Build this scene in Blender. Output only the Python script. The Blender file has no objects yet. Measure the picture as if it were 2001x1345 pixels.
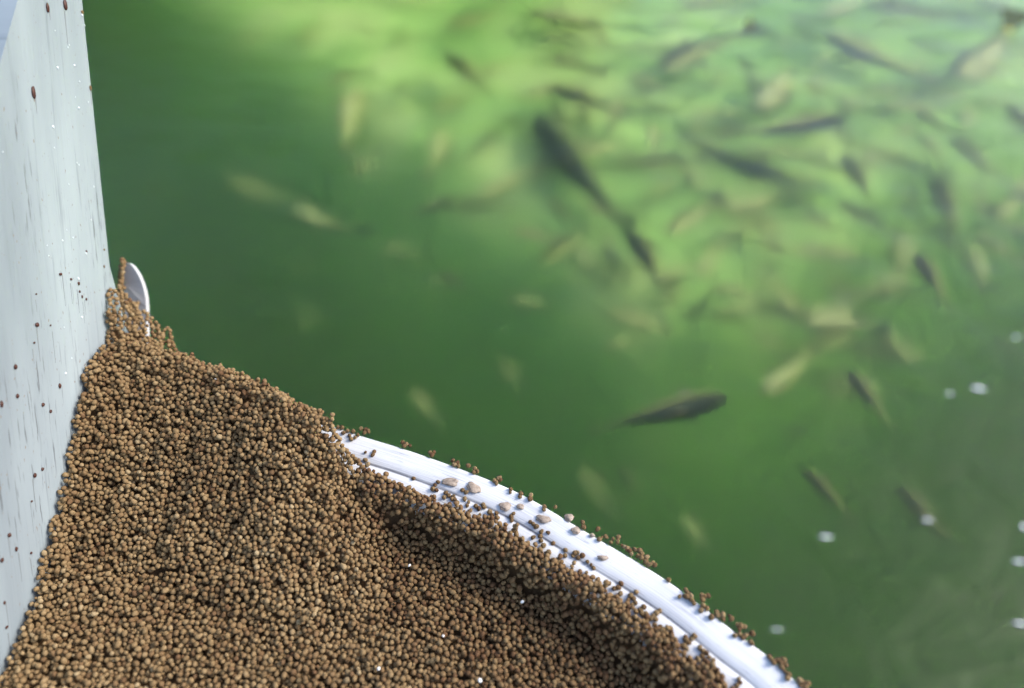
import bpy, bmesh, math, random
import numpy as np
from mathutils import Vector, Matrix, Quaternion, noise as mnoise

random.seed(7)
rng = np.random.default_rng(11)
SC = bpy.context.scene
COL = SC.collection

# ------------------------------------------------------------------ camera
H = 0.80                       # lens height above the water (metres)
TH = math.radians(45)          # looking down by
FPX = 1480.0                   # focal length in photograph pixels (2001 wide)
cd = bpy.data.cameras.new('camera')
cam = bpy.data.objects.new('camera', cd)
COL.objects.link(cam)
cam.location = (0, 0, H)
cam.rotation_euler = (math.pi / 2 - TH, 0, 0)
cd.sensor_width = 36.0
cd.lens = 36.0 * FPX / 2001
cd.clip_start = 0.005
cd.clip_end = 2000
cd.dof.use_dof = True
cd.dof.focus_distance = 0.238
cd.dof.aperture_fstop = 5.6
cd.dof.aperture_blades = 0
SC.camera = cam

# ------------------------------------------------------------------ light
EL, AZ = math.radians(40), math.radians(82)      # sun: far right of the view
w = bpy.data.worlds.new('World')
SC.world = w
w.use_nodes = True
nt = w.node_tree
bg = nt.nodes['Background']
sky = nt.nodes.new('ShaderNodeTexSky')
sky.sky_type = 'NISHITA'
sky.sun_disc = False
sky.sun_elevation = EL
sky.sun_rotation = AZ
sky.dust_density = 2.0
nt.links.new(sky.outputs[0], bg.inputs[0])
bg.inputs[1].default_value = 0.15
sl = bpy.data.lights.new('sun', 'SUN')
sl.energy = 1.5
sl.angle = math.radians(20)
sl.color = (1.0, 0.96, 0.88)
so = bpy.data.objects.new('sun', sl)
COL.objects.link(so)
SDIR = Vector((math.sin(AZ) * math.cos(EL), math.cos(AZ) * math.cos(EL), math.sin(EL)))
so.rotation_euler = SDIR.to_track_quat('Z', 'Y').to_euler()
so.location = SDIR * 20

SC.view_settings.view_transform = 'Standard'
SC.view_settings.look = 'None'
SC.view_settings.gamma = 1
SC.view_settings.use_curve_mapping = False
SC.view_settings.exposure = 1.42
cy = SC.cycles
cy.use_denoising = True
cy.max_bounces = 8
cy.diffuse_bounces = 4
cy.glossy_bounces = 3
cy.transmission_bounces = 4
cy.volume_bounces = 3
cy.transparent_max_bounces = 12
cy.caustics_reflective = False
cy.caustics_refractive = True
cy.sample_clamp_indirect = 4.0


# ------------------------------------------------------------------ helpers
def unproj(u, v, z):
    """the point of the plane at height z seen at photograph pixel (u, v)"""
    d = ray(u, v)
    t = (z - H) / d.z
    return Vector((0, 0, H)) + d * t


def ray(u, v):
    a, b = (u - 1000.5) / FPX, (v - 672.5) / FPX
    c, s = math.cos(TH), math.sin(TH)
    return Vector((a, c - s * b, -s - c * b))


def project(P):
    """photograph pixels of an (n,3) array"""
    c, s = math.cos(TH), math.sin(TH)
    y, z = P[:, 1], P[:, 2] - H
    f = y * c - z * s
    up = y * s + z * c
    return 1000.5 + FPX * P[:, 0] / f, 672.5 - FPX * up / f, f


def tag(o, label=None, cat=None, group=None, kind=None):
    if label: o['label'] = label
    if cat: o['category'] = cat
    if group: o['group'] = group
    if kind: o['kind'] = kind
    return o


def link(name, me, mat=None, parent=None):
    o = bpy.data.objects.new(name, me)
    COL.objects.link(o)
    if mat and not me.materials:
        me.materials.append(mat)
    if parent: o.parent = parent
    return o


def from_bm(name, bm, mat, parent=None, smooth=False):
    bmesh.ops.recalc_face_normals(bm, faces=bm.faces)
    me = bpy.data.meshes.new(name)
    bm.to_mesh(me)
    bm.free()
    if smooth:
        me.polygons.foreach_set('use_smooth', [True] * len(me.polygons))
    return link(name, me, mat, parent)


def add_box(bm, lo, hi, bevel=0.0):
    x0, y0, z0 = lo
    x1, y1, z1 = hi
    v = [bm.verts.new(p) for p in ((x0, y0, z0), (x1, y0, z0), (x1, y1, z0), (x0, y1, z0),
                                   (x0, y0, z1), (x1, y0, z1), (x1, y1, z1), (x0, y1, z1))]
    fs = [bm.faces.new([v[i] for i in f]) for f in
          ((3, 2, 1, 0), (4, 5, 6, 7), (0, 1, 5, 4), (1, 2, 6, 5), (2, 3, 7, 6), (3, 0, 4, 7))]
    if bevel:
        es = list({e for f in fs for e in f.edges})
        bmesh.ops.bevel(bm, geom=es, offset=bevel, segments=2, affect='EDGES', profile=0.5)


def empty(name, loc=(0, 0, 0)):
    o = bpy.data.objects.new(name, None)
    COL.objects.link(o)
    o.location = loc
    o.empty_display_size = 0.02
    return o


class Mat:
    def __init__(self, name, base=(0.5, 0.5, 0.5), rough=0.5, spec=0.5):
        self.m = bpy.data.materials.new(name)
        self.m.use_nodes = True
        self.t = self.m.node_tree
        self.n = self.t.nodes
        self.b = self.n['Principled BSDF']
        self.b.inputs['Base Color'].default_value = (*base, 1)
        self.b.inputs['Roughness'].default_value = rough
        self.b.inputs['Specular IOR Level'].default_value = spec

    def node(self, typ, **kw):
        x = self.n.new(typ)
        for k, val in kw.items():
            setattr(x, k, val)
        return x

    def l(self, a, b):
        self.t.links.new(a, b)

    def coords(self, scale=(1, 1, 1), kind='Object', rot=(0, 0, 0)):
        tc = self.node('ShaderNodeTexCoord')
        mp = self.node('ShaderNodeMapping')
        mp.inputs['Scale'].default_value = scale
        mp.inputs['Rotation'].default_value = rot
        self.l(tc.outputs[kind], mp.inputs[0])
        return mp.outputs[0]

    def lean(self, ang, scale):
        tc = self.node('ShaderNodeTexCoord')
        a = self.node('ShaderNodeMapping')
        a.inputs['Rotation'].default_value = (ang, 0, 0)
        b = self.node('ShaderNodeMapping')
        b.inputs['Scale'].default_value = scale
        self.l(tc.outputs['Object'], a.inputs[0])
        self.l(a.outputs[0], b.inputs[0])
        return b.outputs[0]

    def noise(self, vec, scale, detail=4, rough=0.55):
        x = self.node('ShaderNodeTexNoise')
        x.inputs['Scale'].default_value = scale
        x.inputs['Detail'].default_value = detail
        x.inputs['Roughness'].default_value = rough
        self.l(vec, x.inputs['Vector'])
        return x.outputs[0]

    def ramp(self, fac, stops, interp='LINEAR'):
        r = self.node('ShaderNodeValToRGB')
        r.color_ramp.interpolation = interp
        e = r.color_ramp.elements
        while len(e) < len(stops):
            e.new(0.5)
        for i, (p, c) in enumerate(stops):
            e[i].position = p
            e[i].color = (*c, 1) if len(c) == 3 else c
        self.l(fac, r.inputs[0])
        return r.outputs[0]

    def mix(self, fac, a, b, mode='MIX'):
        x = self.node('ShaderNodeMix', data_type='RGBA', blend_type=mode)
        for sock, val in ((x.inputs[0], fac), (x.inputs[6], a), (x.inputs[7], b)):
            if hasattr(val, 'is_output'):
                self.l(val, sock)
            elif isinstance(val, tuple):
                sock.default_value = (*val, 1)
            else:
                sock.default_value = val
        return x.outputs[2]

    def math(self, op, a, b=0.0):
        x = self.node('ShaderNodeMath', operation=op)
        for sock, val in ((x.inputs[0], a), (x.inputs[1], b)):
            if hasattr(val, 'is_output'):
                self.l(val, sock)
            else:
                sock.default_value = val
        return x.outputs[0]

    def bump(self, h, strength, dist):
        x = self.node('ShaderNodeBump')
        x.inputs['Strength'].default_value = strength
        x.inputs['Distance'].default_value = dist
        self.l(h, x.inputs['Height'])
        self.l(x.outputs[0], self.b.inputs['Normal'])

    def color(self, sock):
        self.l(sock, self.b.inputs['Base Color'])


# ------------------------------------------------------------------ materials
# white plastic of the tray: brushed, faintly scratched along its length
M = Mat('white_plastic', (0.8, 0.8, 0.8), 0.38, 0.5)
v1 = M.coords((1, 1, 1))
n1 = M.noise(v1, 60, 5)
n2 = M.noise(v1, 900, 3)
c = M.mix(M.ramp(n1, [(0.3, (0, 0, 0)), (0.75, (1, 1, 1))]), (0.62, 0.62, 0.625), (0.54, 0.54, 0.55))
att = M.node('ShaderNodeAttribute', attribute_name='across')
al = M.node('ShaderNodeAttribute', attribute_name='along')
cmb = M.node('ShaderNodeCombineXYZ')
M.l(M.math('MULTIPLY', att.outputs['Fac'], 2600.0), cmb.inputs[0])
M.l(M.math('MULTIPLY', al.outputs['Fac'], 38.0), cmb.inputs[1])
br = M.noise(cmb.outputs[0], 1.0, 4, 0.6)
c = M.mix(M.ramp(br, [(0.50, (0, 0, 0)), (0.70, (0.7, 0.7, 0.7))]), c, (0.33, 0.33, 0.35))
cmb2 = M.node('ShaderNodeCombineXYZ')
M.l(M.math('MULTIPLY', att.outputs['Fac'], 1500.0), cmb2.inputs[0])
M.l(M.math('MULTIPLY', al.outputs['Fac'], 60.0), cmb2.inputs[1])
br2 = M.noise(cmb2.outputs[0], 1.0, 3, 0.6)
c = M.mix(M.ramp(br2, [(0.63, (0, 0, 0)), (0.68, (.8, .8, .8))]), c, (0.24, 0.24, 0.27))
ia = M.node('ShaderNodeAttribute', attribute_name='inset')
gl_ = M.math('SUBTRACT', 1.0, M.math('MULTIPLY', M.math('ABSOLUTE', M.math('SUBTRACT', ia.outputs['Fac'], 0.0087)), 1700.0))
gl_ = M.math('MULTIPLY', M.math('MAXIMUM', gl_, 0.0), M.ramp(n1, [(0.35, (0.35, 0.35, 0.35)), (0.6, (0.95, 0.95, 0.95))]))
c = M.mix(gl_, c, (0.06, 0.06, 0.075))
M.color(c)
M.bump(br, 0.35, 0.0003)
WHITE = M.m

# side panel: same plastic, wet, streaked downwards and soiled
LEAN = 0.61
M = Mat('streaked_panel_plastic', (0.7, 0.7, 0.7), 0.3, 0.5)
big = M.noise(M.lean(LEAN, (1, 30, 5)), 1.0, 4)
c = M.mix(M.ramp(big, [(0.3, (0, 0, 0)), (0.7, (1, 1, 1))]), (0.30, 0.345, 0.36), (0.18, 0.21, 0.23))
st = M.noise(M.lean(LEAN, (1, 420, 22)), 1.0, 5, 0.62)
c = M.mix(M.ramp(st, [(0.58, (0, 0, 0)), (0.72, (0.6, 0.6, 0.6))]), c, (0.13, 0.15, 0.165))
st2 = M.noise(M.lean(LEAN, (1, 800, 70)), 1.0, 3, 0.6)
gate = M.noise(M.lean(LEAN, (1, 45, 18)), 1.0, 2)
f = M.math('MULTIPLY', M.ramp(st2, [(0.59, (0, 0, 0)), (0.67, (1, 1, 1))]),
           M.ramp(gate, [(0.45, (0, 0, 0)), (0.6, (1, 1, 1))]))
c = M.mix(f, c, (0.10, 0.11, 0.12))
dots = M.noise(M.lean(LEAN, (1, 900, 520)), 1.0, 1)
c = M.mix(M.ramp(dots, [(0.71, (0, 0, 0)), (0.77, (1, 1, 1))]), c, (0.18, 0.15, 0.13))
M.color(c)
M.bump(M.math('ADD', st, M.math('MULTIPLY', st2, 0.6)), 0.4, 0.0004)
PANEL = M.m

M = Mat('sparkle_droplet', (0.55, 0.60, 0.61), 0.03, 0.8)  # opaque pale colour stands in for the sparkle of the drops
DROP = M.m


def pellet_material(name, per_object):
    M = Mat(name, (0.3, 0.18, 0.09), 0.8, 0.2)
    if per_object:
        oi = M.node('ShaderNodeObjectInfo')
        fac = oi.outputs['Random']
    else:
        a = M.node('ShaderNodeAttribute', attribute_name='tint')
        fac = a.outputs['Fac']
    c = M.ramp(fac, [(0.0, (0.120, 0.064, 0.030)), (0.2, (0.170, 0.103, 0.048)), (0.6, (0.215, 0.143, 0.068)),
                     (0.9, (0.26, 0.180, 0.091)), (1.0, (0.32, 0.24, 0.135))])
    v = M.coords((1, 1, 1))
    n = M.noise(v, 1600 if not per_object else 1.6, 4)
    c = M.mix(M.ramp(n, [(0.35, (0, 0, 0)), (0.7, (1, 1, 1))]), c, M.mix(1.0, c, (0.72, 0.66, 0.6), 'MULTIPLY'))
    M.color(c)
    M.bump(n, 0.5, 0.00025 if not per_object else 0.25)
    return M.m


FEED = pellet_material('feed_grain', False)
FEED1 = pellet_material('feed_grain_single', True)
M = Mat('soaked_feed', (0.10, 0.032, 0.018), 0.5, 0.3)
n = M.noise(M.coords(), 2.0, 3)
M.color(M.ramp(n, [(0.3, (0.030, 0.010, 0.007)), (0.7, (0.075, 0.026, 0.015))]))
SOAKED = M.m
M = Mat('pale_flake', (0.40, 0.31, 0.22), 0.5, 0.4)
n = M.noise(M.coords(), 2.5, 4)
M.color(M.ramp(n, [(0.3, (0.17, 0.125, 0.09)), (0.7, (0.34, 0.27, 0.21))]))
FLAKE = M.m
WGRAIN = Mat('white_grain', (0.85, 0.84, 0.80), 0.35, 0.5).m
M = Mat('foam_white', (0.85, 0.86, 0.86), 0.6, 0.3)
n = M.noise(M.coords(), 40, 3)
M.color(M.ramp(n, [(0.3, (0.6, 0.63, 0.63)), (0.7, (0.88, 0.88, 0.88))]))
FOAM = M.m

# fish: dark back, brassy flank, pale belly (their own countershading)
M = Mat('fish_skin', (0.2, 0.2, 0.1), 0.6, 0.12)
dv = M.node('ShaderNodeAttribute', attribute_name='dorsal')
nz = M.noise(M.coords((1, 1, 1)), 35, 3)
h = M.math('ADD', M.math('MULTIPLY', dv.outputs['Fac'], 0.5), M.math('MULTIPLY', M.math('SUBTRACT', nz, 0.5), 0.25))
h = M.math('ADD', h, 0.5)
c = M.ramp(h, [(0.10, (0.54, 0.57, 0.22)), (0.45, (0.49, 0.52, 0.17)), (0.66, (0.39, 0.41, 0.12)),
               (0.80, (0.075, 0.10, 0.04)), (0.95, (0.035, 0.055, 0.022))])
sp = M.noise(M.coords((1, 1, 1)), 190, 2)
c = M.mix(M.ramp(sp, [(0.66, (0, 0, 0)), (0.72, (0.7, 0.7, 0.7))]), c, (0.03, 0.035, 0.02))
M.color(c)
FISH = M.m
FIN = Mat('fish_fin', (0.15, 0.16, 0.07), 0.4, 0.4).m
EYE = Mat('fish_eye', (0.01, 0.01, 0.01), 0.1, 0.6).m

M = Mat('concrete', (0.28, 0.27, 0.27), 0.85, 0.2)
n = M.noise(M.coords(), 14, 6)
M.color(M.ramp(n, [(0.3, (0.10, 0.095, 0.105)), (0.7, (0.20, 0.19, 0.20))]))
M.bump(n, 0.4, 0.01)
CONC = M.m
M = Mat('painted_glow_floor', (0.3, 0.3, 0.2), 0.9, 0.2)  # bright and shaded water are painted into the bed colours
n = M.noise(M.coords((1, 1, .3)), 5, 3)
sh = M.node('ShaderNodeAttribute', attribute_name='glow_mask')
shade_bed = M.ramp(n, [(0.3, (0.035, 0.05, 0.02)), (0.7, (0.06, 0.08, 0.035))])  # dark tone stands in for the shaded water
glow_bed = M.ramp(n, [(0.36, (0.42, 0.62, 0.19)), (0.5, (0.60, 0.82, 0.26)), (0.60, (0.84, 0.92, 0.38))])  # pale tone stands in for the brightly lit water
M.color(M.mix(sh.outputs['Fac'], shade_bed, glow_bed))
TFLOOR = M.m
M = Mat('meadow', (0.06, 0.09, 0.03), 0.9, 0.2)
n = M.noise(M.coords(), 1.5, 6)
M.color(M.ramp(n, [(0.3, (0.045, 0.065, 0.025)), (0.7, (0.09, 0.11, 0.045))]))
GROUND = M.m
M = Mat('blocker_board', (0.06, 0.05, 0.045), 0.8, 0.2)  # dark boards of the unseen block added for the reflection
n = M.noise(M.coords((1, 12, 1)), 3, 5)
M.color(M.ramp(n, [(0.3, (0.035, 0.03, 0.027)), (0.7, (0.085, 0.075, 0.065))]))
BLOCKER = M.m
STEEL = Mat('galvanised_steel', (0.35, 0.36, 0.38), 0.45, 0.5)
STEEL.b.inputs['Metallic'].default_value = 0.8
STEEL = STEEL.m

# water: a rippled, partly mirroring skin over a green, silty body
m = bpy.data.materials.new('pond_water')
m.use_nodes = True
t = m.node_tree
t.nodes.remove(t.nodes['Principled BSDF'])
out = t.nodes['Material Output']
tr = t.nodes.new('ShaderNodeBsdfRefraction')
tr.inputs['IOR'].default_value = 1.33
tr.inputs['Roughness'].default_value = 0.5
gl = t.nodes.new('ShaderNodeBsdfGlossy')
gl.inputs['Roughness'].default_value = 0.24
fr = t.nodes.new('ShaderNodeFresnel')
fr.inputs['IOR'].default_value = 1.33
mx = t.nodes.new('ShaderNodeMixShader')
tcn = t.nodes.new('ShaderNodeTexCoord')
mp = t.nodes.new('ShaderNodeMapping')
mp.inputs['Scale'].default_value = (4.0, 6.0, 1)
t.links.new(tcn.outputs['Object'], mp.inputs[0])
nn = t.nodes.new('ShaderNodeTexNoise')
nn.inputs['Scale'].default_value = 2.2
nn.inputs['Detail'].default_value = 3
t.links.new(mp.outputs[0], nn.inputs['Vector'])
bp = t.nodes.new('ShaderNodeBump')
bp.inputs['Strength'].default_value = 0.35
bp.inputs['Distance'].default_value = 0.02
t.links.new(nn.outputs[0], bp.inputs['Height'])
t.links.new(bp.outputs[0], gl.inputs['Normal'])
t.links.new(bp.outputs[0], fr.inputs['Normal'])
t.links.new(bp.outputs[0], tr.inputs['Normal'])
t.links.new(fr.outputs[0], mx.inputs[0])
t.links.new(tr.outputs[0], mx.inputs[1])
t.links.new(gl.outputs[0], mx.inputs[2])
t.links.new(mx.outputs[0], out.inputs['Surface'])
vs = t.nodes.new('ShaderNodeVolumeScatter')
vs.inputs['Color'].default_value = (0.42, 0.54, 0.21, 1)
vs.inputs['Density'].default_value = 0.6
vs.inputs['Anisotropy'].default_value = 0.0
va = t.nodes.new('ShaderNodeVolumeAbsorption')
va.inputs['Color'].default_value = (0.48, 0.79, 0.28, 1)
va.inputs['Density'].default_value = 1.6
ad = t.nodes.new('ShaderNodeAddShader')
t.links.new(vs.outputs[0], ad.inputs[0])
t.links.new(va.outputs[0], ad.inputs[1])
t.links.new(ad.outputs[0], out.inputs['Volume'])
m.cycles.homogeneous_volume = True
WATER = m

# ------------------------------------------------------------------ setting
TX0, TX1, TY0, TY1, TF = -2.4, 2.6, -1.2, 6.0, -1.05


def quad(name, pts, mat, kind='structure'):
    bm = bmesh.new()
    bm.faces.new([bm.verts.new(p) for p in pts])
    return tag(from_bm(name, bm, mat), kind=kind)


quad('ground', [(-300, -300, TF - .12), (300, -300, TF - .12), (300, 300, TF - .12), (-300, 300, TF - .12)], GROUND)
def bed(x, y):
    """the silted bottom: deep on the near left, shelving up to the far right"""
    q = min(x, .5) * .75 + y * .62
    k = min(max((q - .24) / .64, 0), 1)
    k = k * k * (3 - 2 * k)
    e = min(max((y - .52 - .64 * max(0, x - .30)) / .52, 0), 1)
    k *= e * e * (3 - 2 * e)
    n_ = mnoise.noise((x * 2.2, y * 2.2, 4)) * .045 + mnoise.noise((x * 6, y * 6, 1)) * .015
    return TF + .01 + k * .845 + n_ * .7 * (.3 + k), min(max(k * 1.3 + n_ * 4 - .1, 0), 1)


bm = bmesh.new()
NX, NY = 60, 90
g = [[None] * (NY + 1) for _ in range(NX + 1)]
for i in range(NX + 1):
    for j in range(NY + 1):
        x = TX0 - .12 + (TX1 - TX0 + .24) * i / NX
        y = TY0 - .12 + (TY1 - TY0 + .24) * j / NY
        g[i][j] = bm.verts.new((x, y, max(bed(x, y)[0], TF - .04)))
for i in range(NX):
    for j in range(NY):
        bm.faces.new((g[i][j], g[i + 1][j], g[i + 1][j + 1], g[i][j + 1]))
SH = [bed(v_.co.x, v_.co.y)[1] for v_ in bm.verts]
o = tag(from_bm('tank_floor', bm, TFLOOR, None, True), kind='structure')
o.data.attributes.new('glow_mask', 'FLOAT', 'POINT').data.foreach_set('value', SH)
tank = empty('tank_wall', (TX0, TY0, TF))
tag(tank, 'dark grey concrete wall enclosing the green fish tank', 'tank wall')
for lo, hi in (((TX0 - .15, TY0 - .15, TF + .002), (TX0, TY1 + .15, .05)), ((TX1, TY0 - .15, TF + .002), (TX1 + .15, TY1 + .15, .05)),
               ((TX0 + .002, TY0 - .15, TF + .002), (TX1 - .002, TY0, .048)), ((TX0 + .002, TY1, TF + .002), (TX1 - .002, TY1 + .15, .048))):
    bm = bmesh.new()
    add_box(bm, lo, hi, 0.012)
    o = from_bm('wall_side', bm, CONC, tank)
    o.matrix_parent_inverse = tank.matrix_basis.inverted()
bm = bmesh.new()
add_box(bm, (TX0 - .01, TY0 - .01, TF - .06), (TX1 + .01, TY1 + .01, 0))
tag(from_bm('water', bm, WATER), kind='structure')

# unseen dark block added beyond the tank to darken the water's reflection at left
blocker = empty('blocker', (-3.0, 7.6, TF - .12))
tag(blocker, 'unseen dark block added beyond the far left end of the fish tank', 'blocker')
SINV = Matrix.Translation((3.0, -7.6, -(TF - .12)))
bm = bmesh.new()
add_box(bm, (-7, 6.6, TF - .12), (0.9, 9.6, 2.6))
o = from_bm('wall', bm, BLOCKER, blocker)
o.matrix_parent_inverse = SINV
bm = bmesh.new()
pr = [(6.3, 2.602), (8.1, 3.6), (9.9, 2.602), (9.9, 2.5), (9.602, 2.5), (9.602, 2.601), (8.1, 3.45), (6.598, 2.601), (6.598, 2.5), (6.3, 2.5)]
A = [bm.verts.new((-7.2, y, z)) for y, z in pr]
B = [bm.verts.new((1.1, y, z)) for y, z in pr]
bm.faces.new(A); bm.faces.new(B[::-1])
for i in range(len(pr)):
    j = (i + 1) % len(pr)
    bm.faces.new((A[i], A[j], B[j], B[i]))
bmesh.ops.triangulate(bm, faces=[f for f in bm.faces if len(f.verts) > 4])
o = from_bm('blocker_top', bm, BLOCKER, blocker)
o.matrix_parent_inverse = SINV

# ------------------------------------------------------------------ feeder
ZR = H - 0.20                   # height of the rim's outer edge
PX = -0.142                     # plane of the side panel (its inner face)
CP = [(-.1475, .200), (-.12, .1895), (-.09, .1765), (-.06, .161), (-.03, .1495), (0, .1358), (.022, .121),
      (.0438, .1054), (.06, .0905), (.075, .075)]
for a in (30, 18, 6, -4):
    CP.append((-.1436 + .29 * math.cos(math.radians(a)), -.1174 + .29 * math.sin(math.radians(a))))
CP += [(.135, -.19), (.10, -.225), (.05, -.243), (-.02, -.25), (-.1475, -.252)]


def catmull(P, n):
    P = [Vector((*p, 0)) for p in P]
    P = [P[0] * 2 - P[1]] + P + [P[-1] * 2 - P[-2]]
    out = []
    for i in range(1, len(P) - 2):
        a, b, c_, d = P[i - 1:i + 3]
        for k in range(n):
            s = k / n
            out.append(0.5 * ((2 * b) + (c_ - a) * s + (2 * a - 5 * b + 4 * c_ - d) * s * s + (3 * b - a - 3 * c_ + d) * s ** 3))
    out.append(P[-2])
    return out


RIM = catmull(CP, 10)
RA = np.array([(p.x, p.y) for p in RIM])


def inset(x, y):
    """distance inward from the rim's outer edge (negative outside)"""
    p = np.stack([np.atleast_1d(x), np.atleast_1d(y)], 1)
    a, b = RA[:-1], RA[1:]
    d = b - a
    L2 = (d ** 2).sum(1)
    best = np.full(len(p), 1e9)
    sign = np.ones(len(p))
    for i in range(len(a)):
        w_ = p - a[i]
        t_ = np.clip((w_ @ d[i]) / L2[i], 0, 1)
        q = w_ - t_[:, None] * d[i]
        dist = np.sqrt((q ** 2).sum(1))
        cr = d[i][0] * w_[:, 1] - d[i][1] * w_[:, 0]
        better = dist < best
        best = np.where(better, dist, best)
        sign = np.where(better, np.where(cr < 0, 1, -1), sign)
    return best * sign


PROFILE = [(0.0012, -0.07), (0.0008, -0.004), (0.0, -0.0010), (0.0002, -0.0003), (0.0008, 0.0), (0.0018, -0.0002),
           (0.0050, -0.0007), (0.0084, -0.0013), (0.0086, -0.0016), (0.0089, -0.0017), (0.0096, -0.0015), (0.0112, -0.0018),
           (0.0135, -0.0023), (0.0155, -0.0042), (0.0165, -0.0054), (0.0180, -0.013), (0.0210, -0.042), (0.026, -0.046)]
PI_ = np.array([p[0] for p in PROFILE[3:]])
PZ_ = np.array([p[1] for p in PROFILE[3:]])


def rim_z(s):
    return ZR + np.interp(s, PI_, PZ_)


feeder = empty('fish_feeder', (PX, 0, ZR - .07))
tag(feeder, 'white plastic fish feeder tray with curved rim and flat side panel, heaped with brown pellets', 'fish feeder')
FINV = Matrix.Translation((-PX, 0, -(ZR - .07)))


def fpart(o):
    o.parent = feeder
    o.matrix_parent_inverse = FINV
    return o


bm = bmesh.new()
nR = len(RIM)
norm = []
for i in range(nR):
    tdir = (RIM[min(i + 1, nR - 1)] - RIM[max(i - 1, 0)]).normalized()
    norm.append(Vector((tdir.y, -tdir.x, 0)))        # inward (the curve runs clockwise)
rows = []
along = 0
across_l, along_l, ins_l = [], [], []
for i in range(nR):
    if i: along += (RIM[i] - RIM[i - 1]).length
    row = []
    acc = 0
    for k, (s, z) in enumerate(PROFILE):
        if k: acc += math.hypot(s - PROFILE[k - 1][0], z - PROFILE[k - 1][1])
        p = RIM[i] + norm[i] * s
        p.x = max(p.x, PX - .0045)
        row.append(bm.verts.new((p.x, p.y, ZR + z)))
        across_l.append(acc)
        along_l.append(along)
        ins_l.append(s)
    rows.append(row)
for i in range(nR - 1):
    for k in range(len(PROFILE) - 1):
        bm.faces.new((rows[i][k], rows[i][k + 1], rows[i + 1][k + 1], rows[i + 1][k]))
bm.faces.new([r[-1] for r in rows])                  # floor of the tray
o = from_bm('tray', bm, WHITE, None, True)
for nm, dat in (('across', across_l), ('along', along_l), ('inset', ins_l)):
    at = o.data.attributes.new(nm, 'FLOAT', 'POINT')
    at.data.foreach_set('value', dat)
o.data.polygons[len(o.data.polygons) - 1].use_smooth = False
fpart(o)

# side panel: a plate in the plane x = PX with a leaning far edge (y, z)
dz = ZR - (H - .2)
PAN = [(-.252, -.275), (.196, -.275), (.1985, -.199), (.2075, -.1690), (.2565, -.0975), (.2862, -.0545),
       (.2835, -.0515), (.224, -.0838), (.196, -.0970), (.10, -.140), (-.252, -.150)]
bm = bmesh.new()
f_in = [bm.verts.new((PX, y, H + z)) for y, z in PAN]
f_out = [bm.verts.new((PX - .005, y, H + z)) for y, z in PAN]
a = bm.faces.new(f_in)
b = bm.faces.new(f_out[::-1])
for i in range(len(PAN)):
    j = (i + 1) % len(PAN)
    bm.faces.new((f_in[i], f_in[j], f_out[j], f_out[i]))
bmesh.ops.bevel(bm, geom=[e for e in bm.edges if abs(e.verts[0].co.x - e.verts[1].co.x) < 1e-6],
                offset=.0011, segments=3, affect='EDGES', profile=0.5)
PANEL_O = fpart(from_bm('side_panel', bm, PANEL))
# droplets clinging to the panel
bm = bmesh.new()
drops = [(135, 88), (145, 128), (150, 318), (170, 115), (154, 322), (183, 365), (134, 360), (5, 297), (92, 480), (95, 500), (168, 495), (153, 545),
         (178, 60), (160, 30), (172, 200), (147, 190), (155, 160), (178, 430), (122, 470), (130, 450), (160, 620), (140, 700), (128, 730), (125, 640)]
for k in range(8):
    drops.append((random.uniform(100, 200), random.uniform(10, 560)))
for u, v in drops:
    if u > 168 + 35 * v / 520: continue
    d = ray(u, v)
    tt = PX / d.x
    P = Vector((0, 0, H)) + d * tt
    r = random.choice((.0002, .0002, .00025, .0004))
    bmesh.ops.create_icosphere(bm, subdivisions=2, radius=r,
                               matrix=Matrix.Translation(P + Vector((.0001, 0, 0))) @ Matrix.Diagonal((.7, 1, random.uniform(1, 1.8), 1)))
o = fpart(from_bm('water_droplets', bm, DROP, None, True))
o['kind'] = 'stuff'

# rounded end tab at the far corner, its foot on the rim
bm = bmesh.new()
TW, THT = .0050, .032
outl = [(-TW, -.012)]
for k in range(17):
    a = math.pi - math.pi * k / 16
    outl.append((TW * math.cos(a), THT - .017 + .017 * math.sin(a)))
outl.append((TW, -.012))
f1 = [bm.verts.new((x, 0.004 * (x / TW) ** 2, z)) for x, z in outl]
f2 = [bm.verts.new((x, 0.004 * (x / TW) ** 2 + .0016, z)) for x, z in outl]
bm.faces.new(f1)
bm.faces.new(f2[::-1])
for i in range(len(outl)):
    j = (i + 1) % len(outl)
    bm.faces.new((f1[i], f1[j], f2[j], f2[i]))
bmesh.ops.triangulate(bm, faces=[f for f in bm.faces if len(f.verts) > 4])
TABP = Vector((-.1468, .204, ZR - .0055))
TABM = Matrix.Translation(TABP) @ Matrix.Rotation(math.radians(-44), 4, 'X') @ Matrix.Rotation(math.radians(-16), 4, 'Z')
bm.transform(TABM)
tab = fpart(from_bm('end_tab', bm, Mat('milky_tab', (0.42, 0.42, 0.43), 0.45, 0.4).m))
# motor housing on the back of the panel
bm = bmesh.new()
add_box(bm, (-.26, .06, ZR + .068), (-.1555, .252, ZR + .112), .004)
fpart(from_bm('motor_housing', bm, Mat('dark_housing', (0.045, 0.04, 0.055), 0.5, 0.4).m))
# bracket that carries the feeder from the tank wall
bm = bmesh.new()
add_box(bm, (TX0 - .1, -.03, ZR - .11), (.05, .01, ZR - .078), .002)
add_box(bm, (TX0 - .09, -.03, .052), (TX0 - .05, .01, ZR - .112), .002)
fpart(from_bm('support_arm', bm, STEEL))

# ------------------------------------------------------------------ the heap of feed
R0 = 0.00078


def vnoise(x, y, sc, seed):
    out = np.empty(len(x))
    for i in range(len(x)):
        out[i] = mnoise.noise((x[i] * sc, y[i] * sc, seed))
    return out


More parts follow.
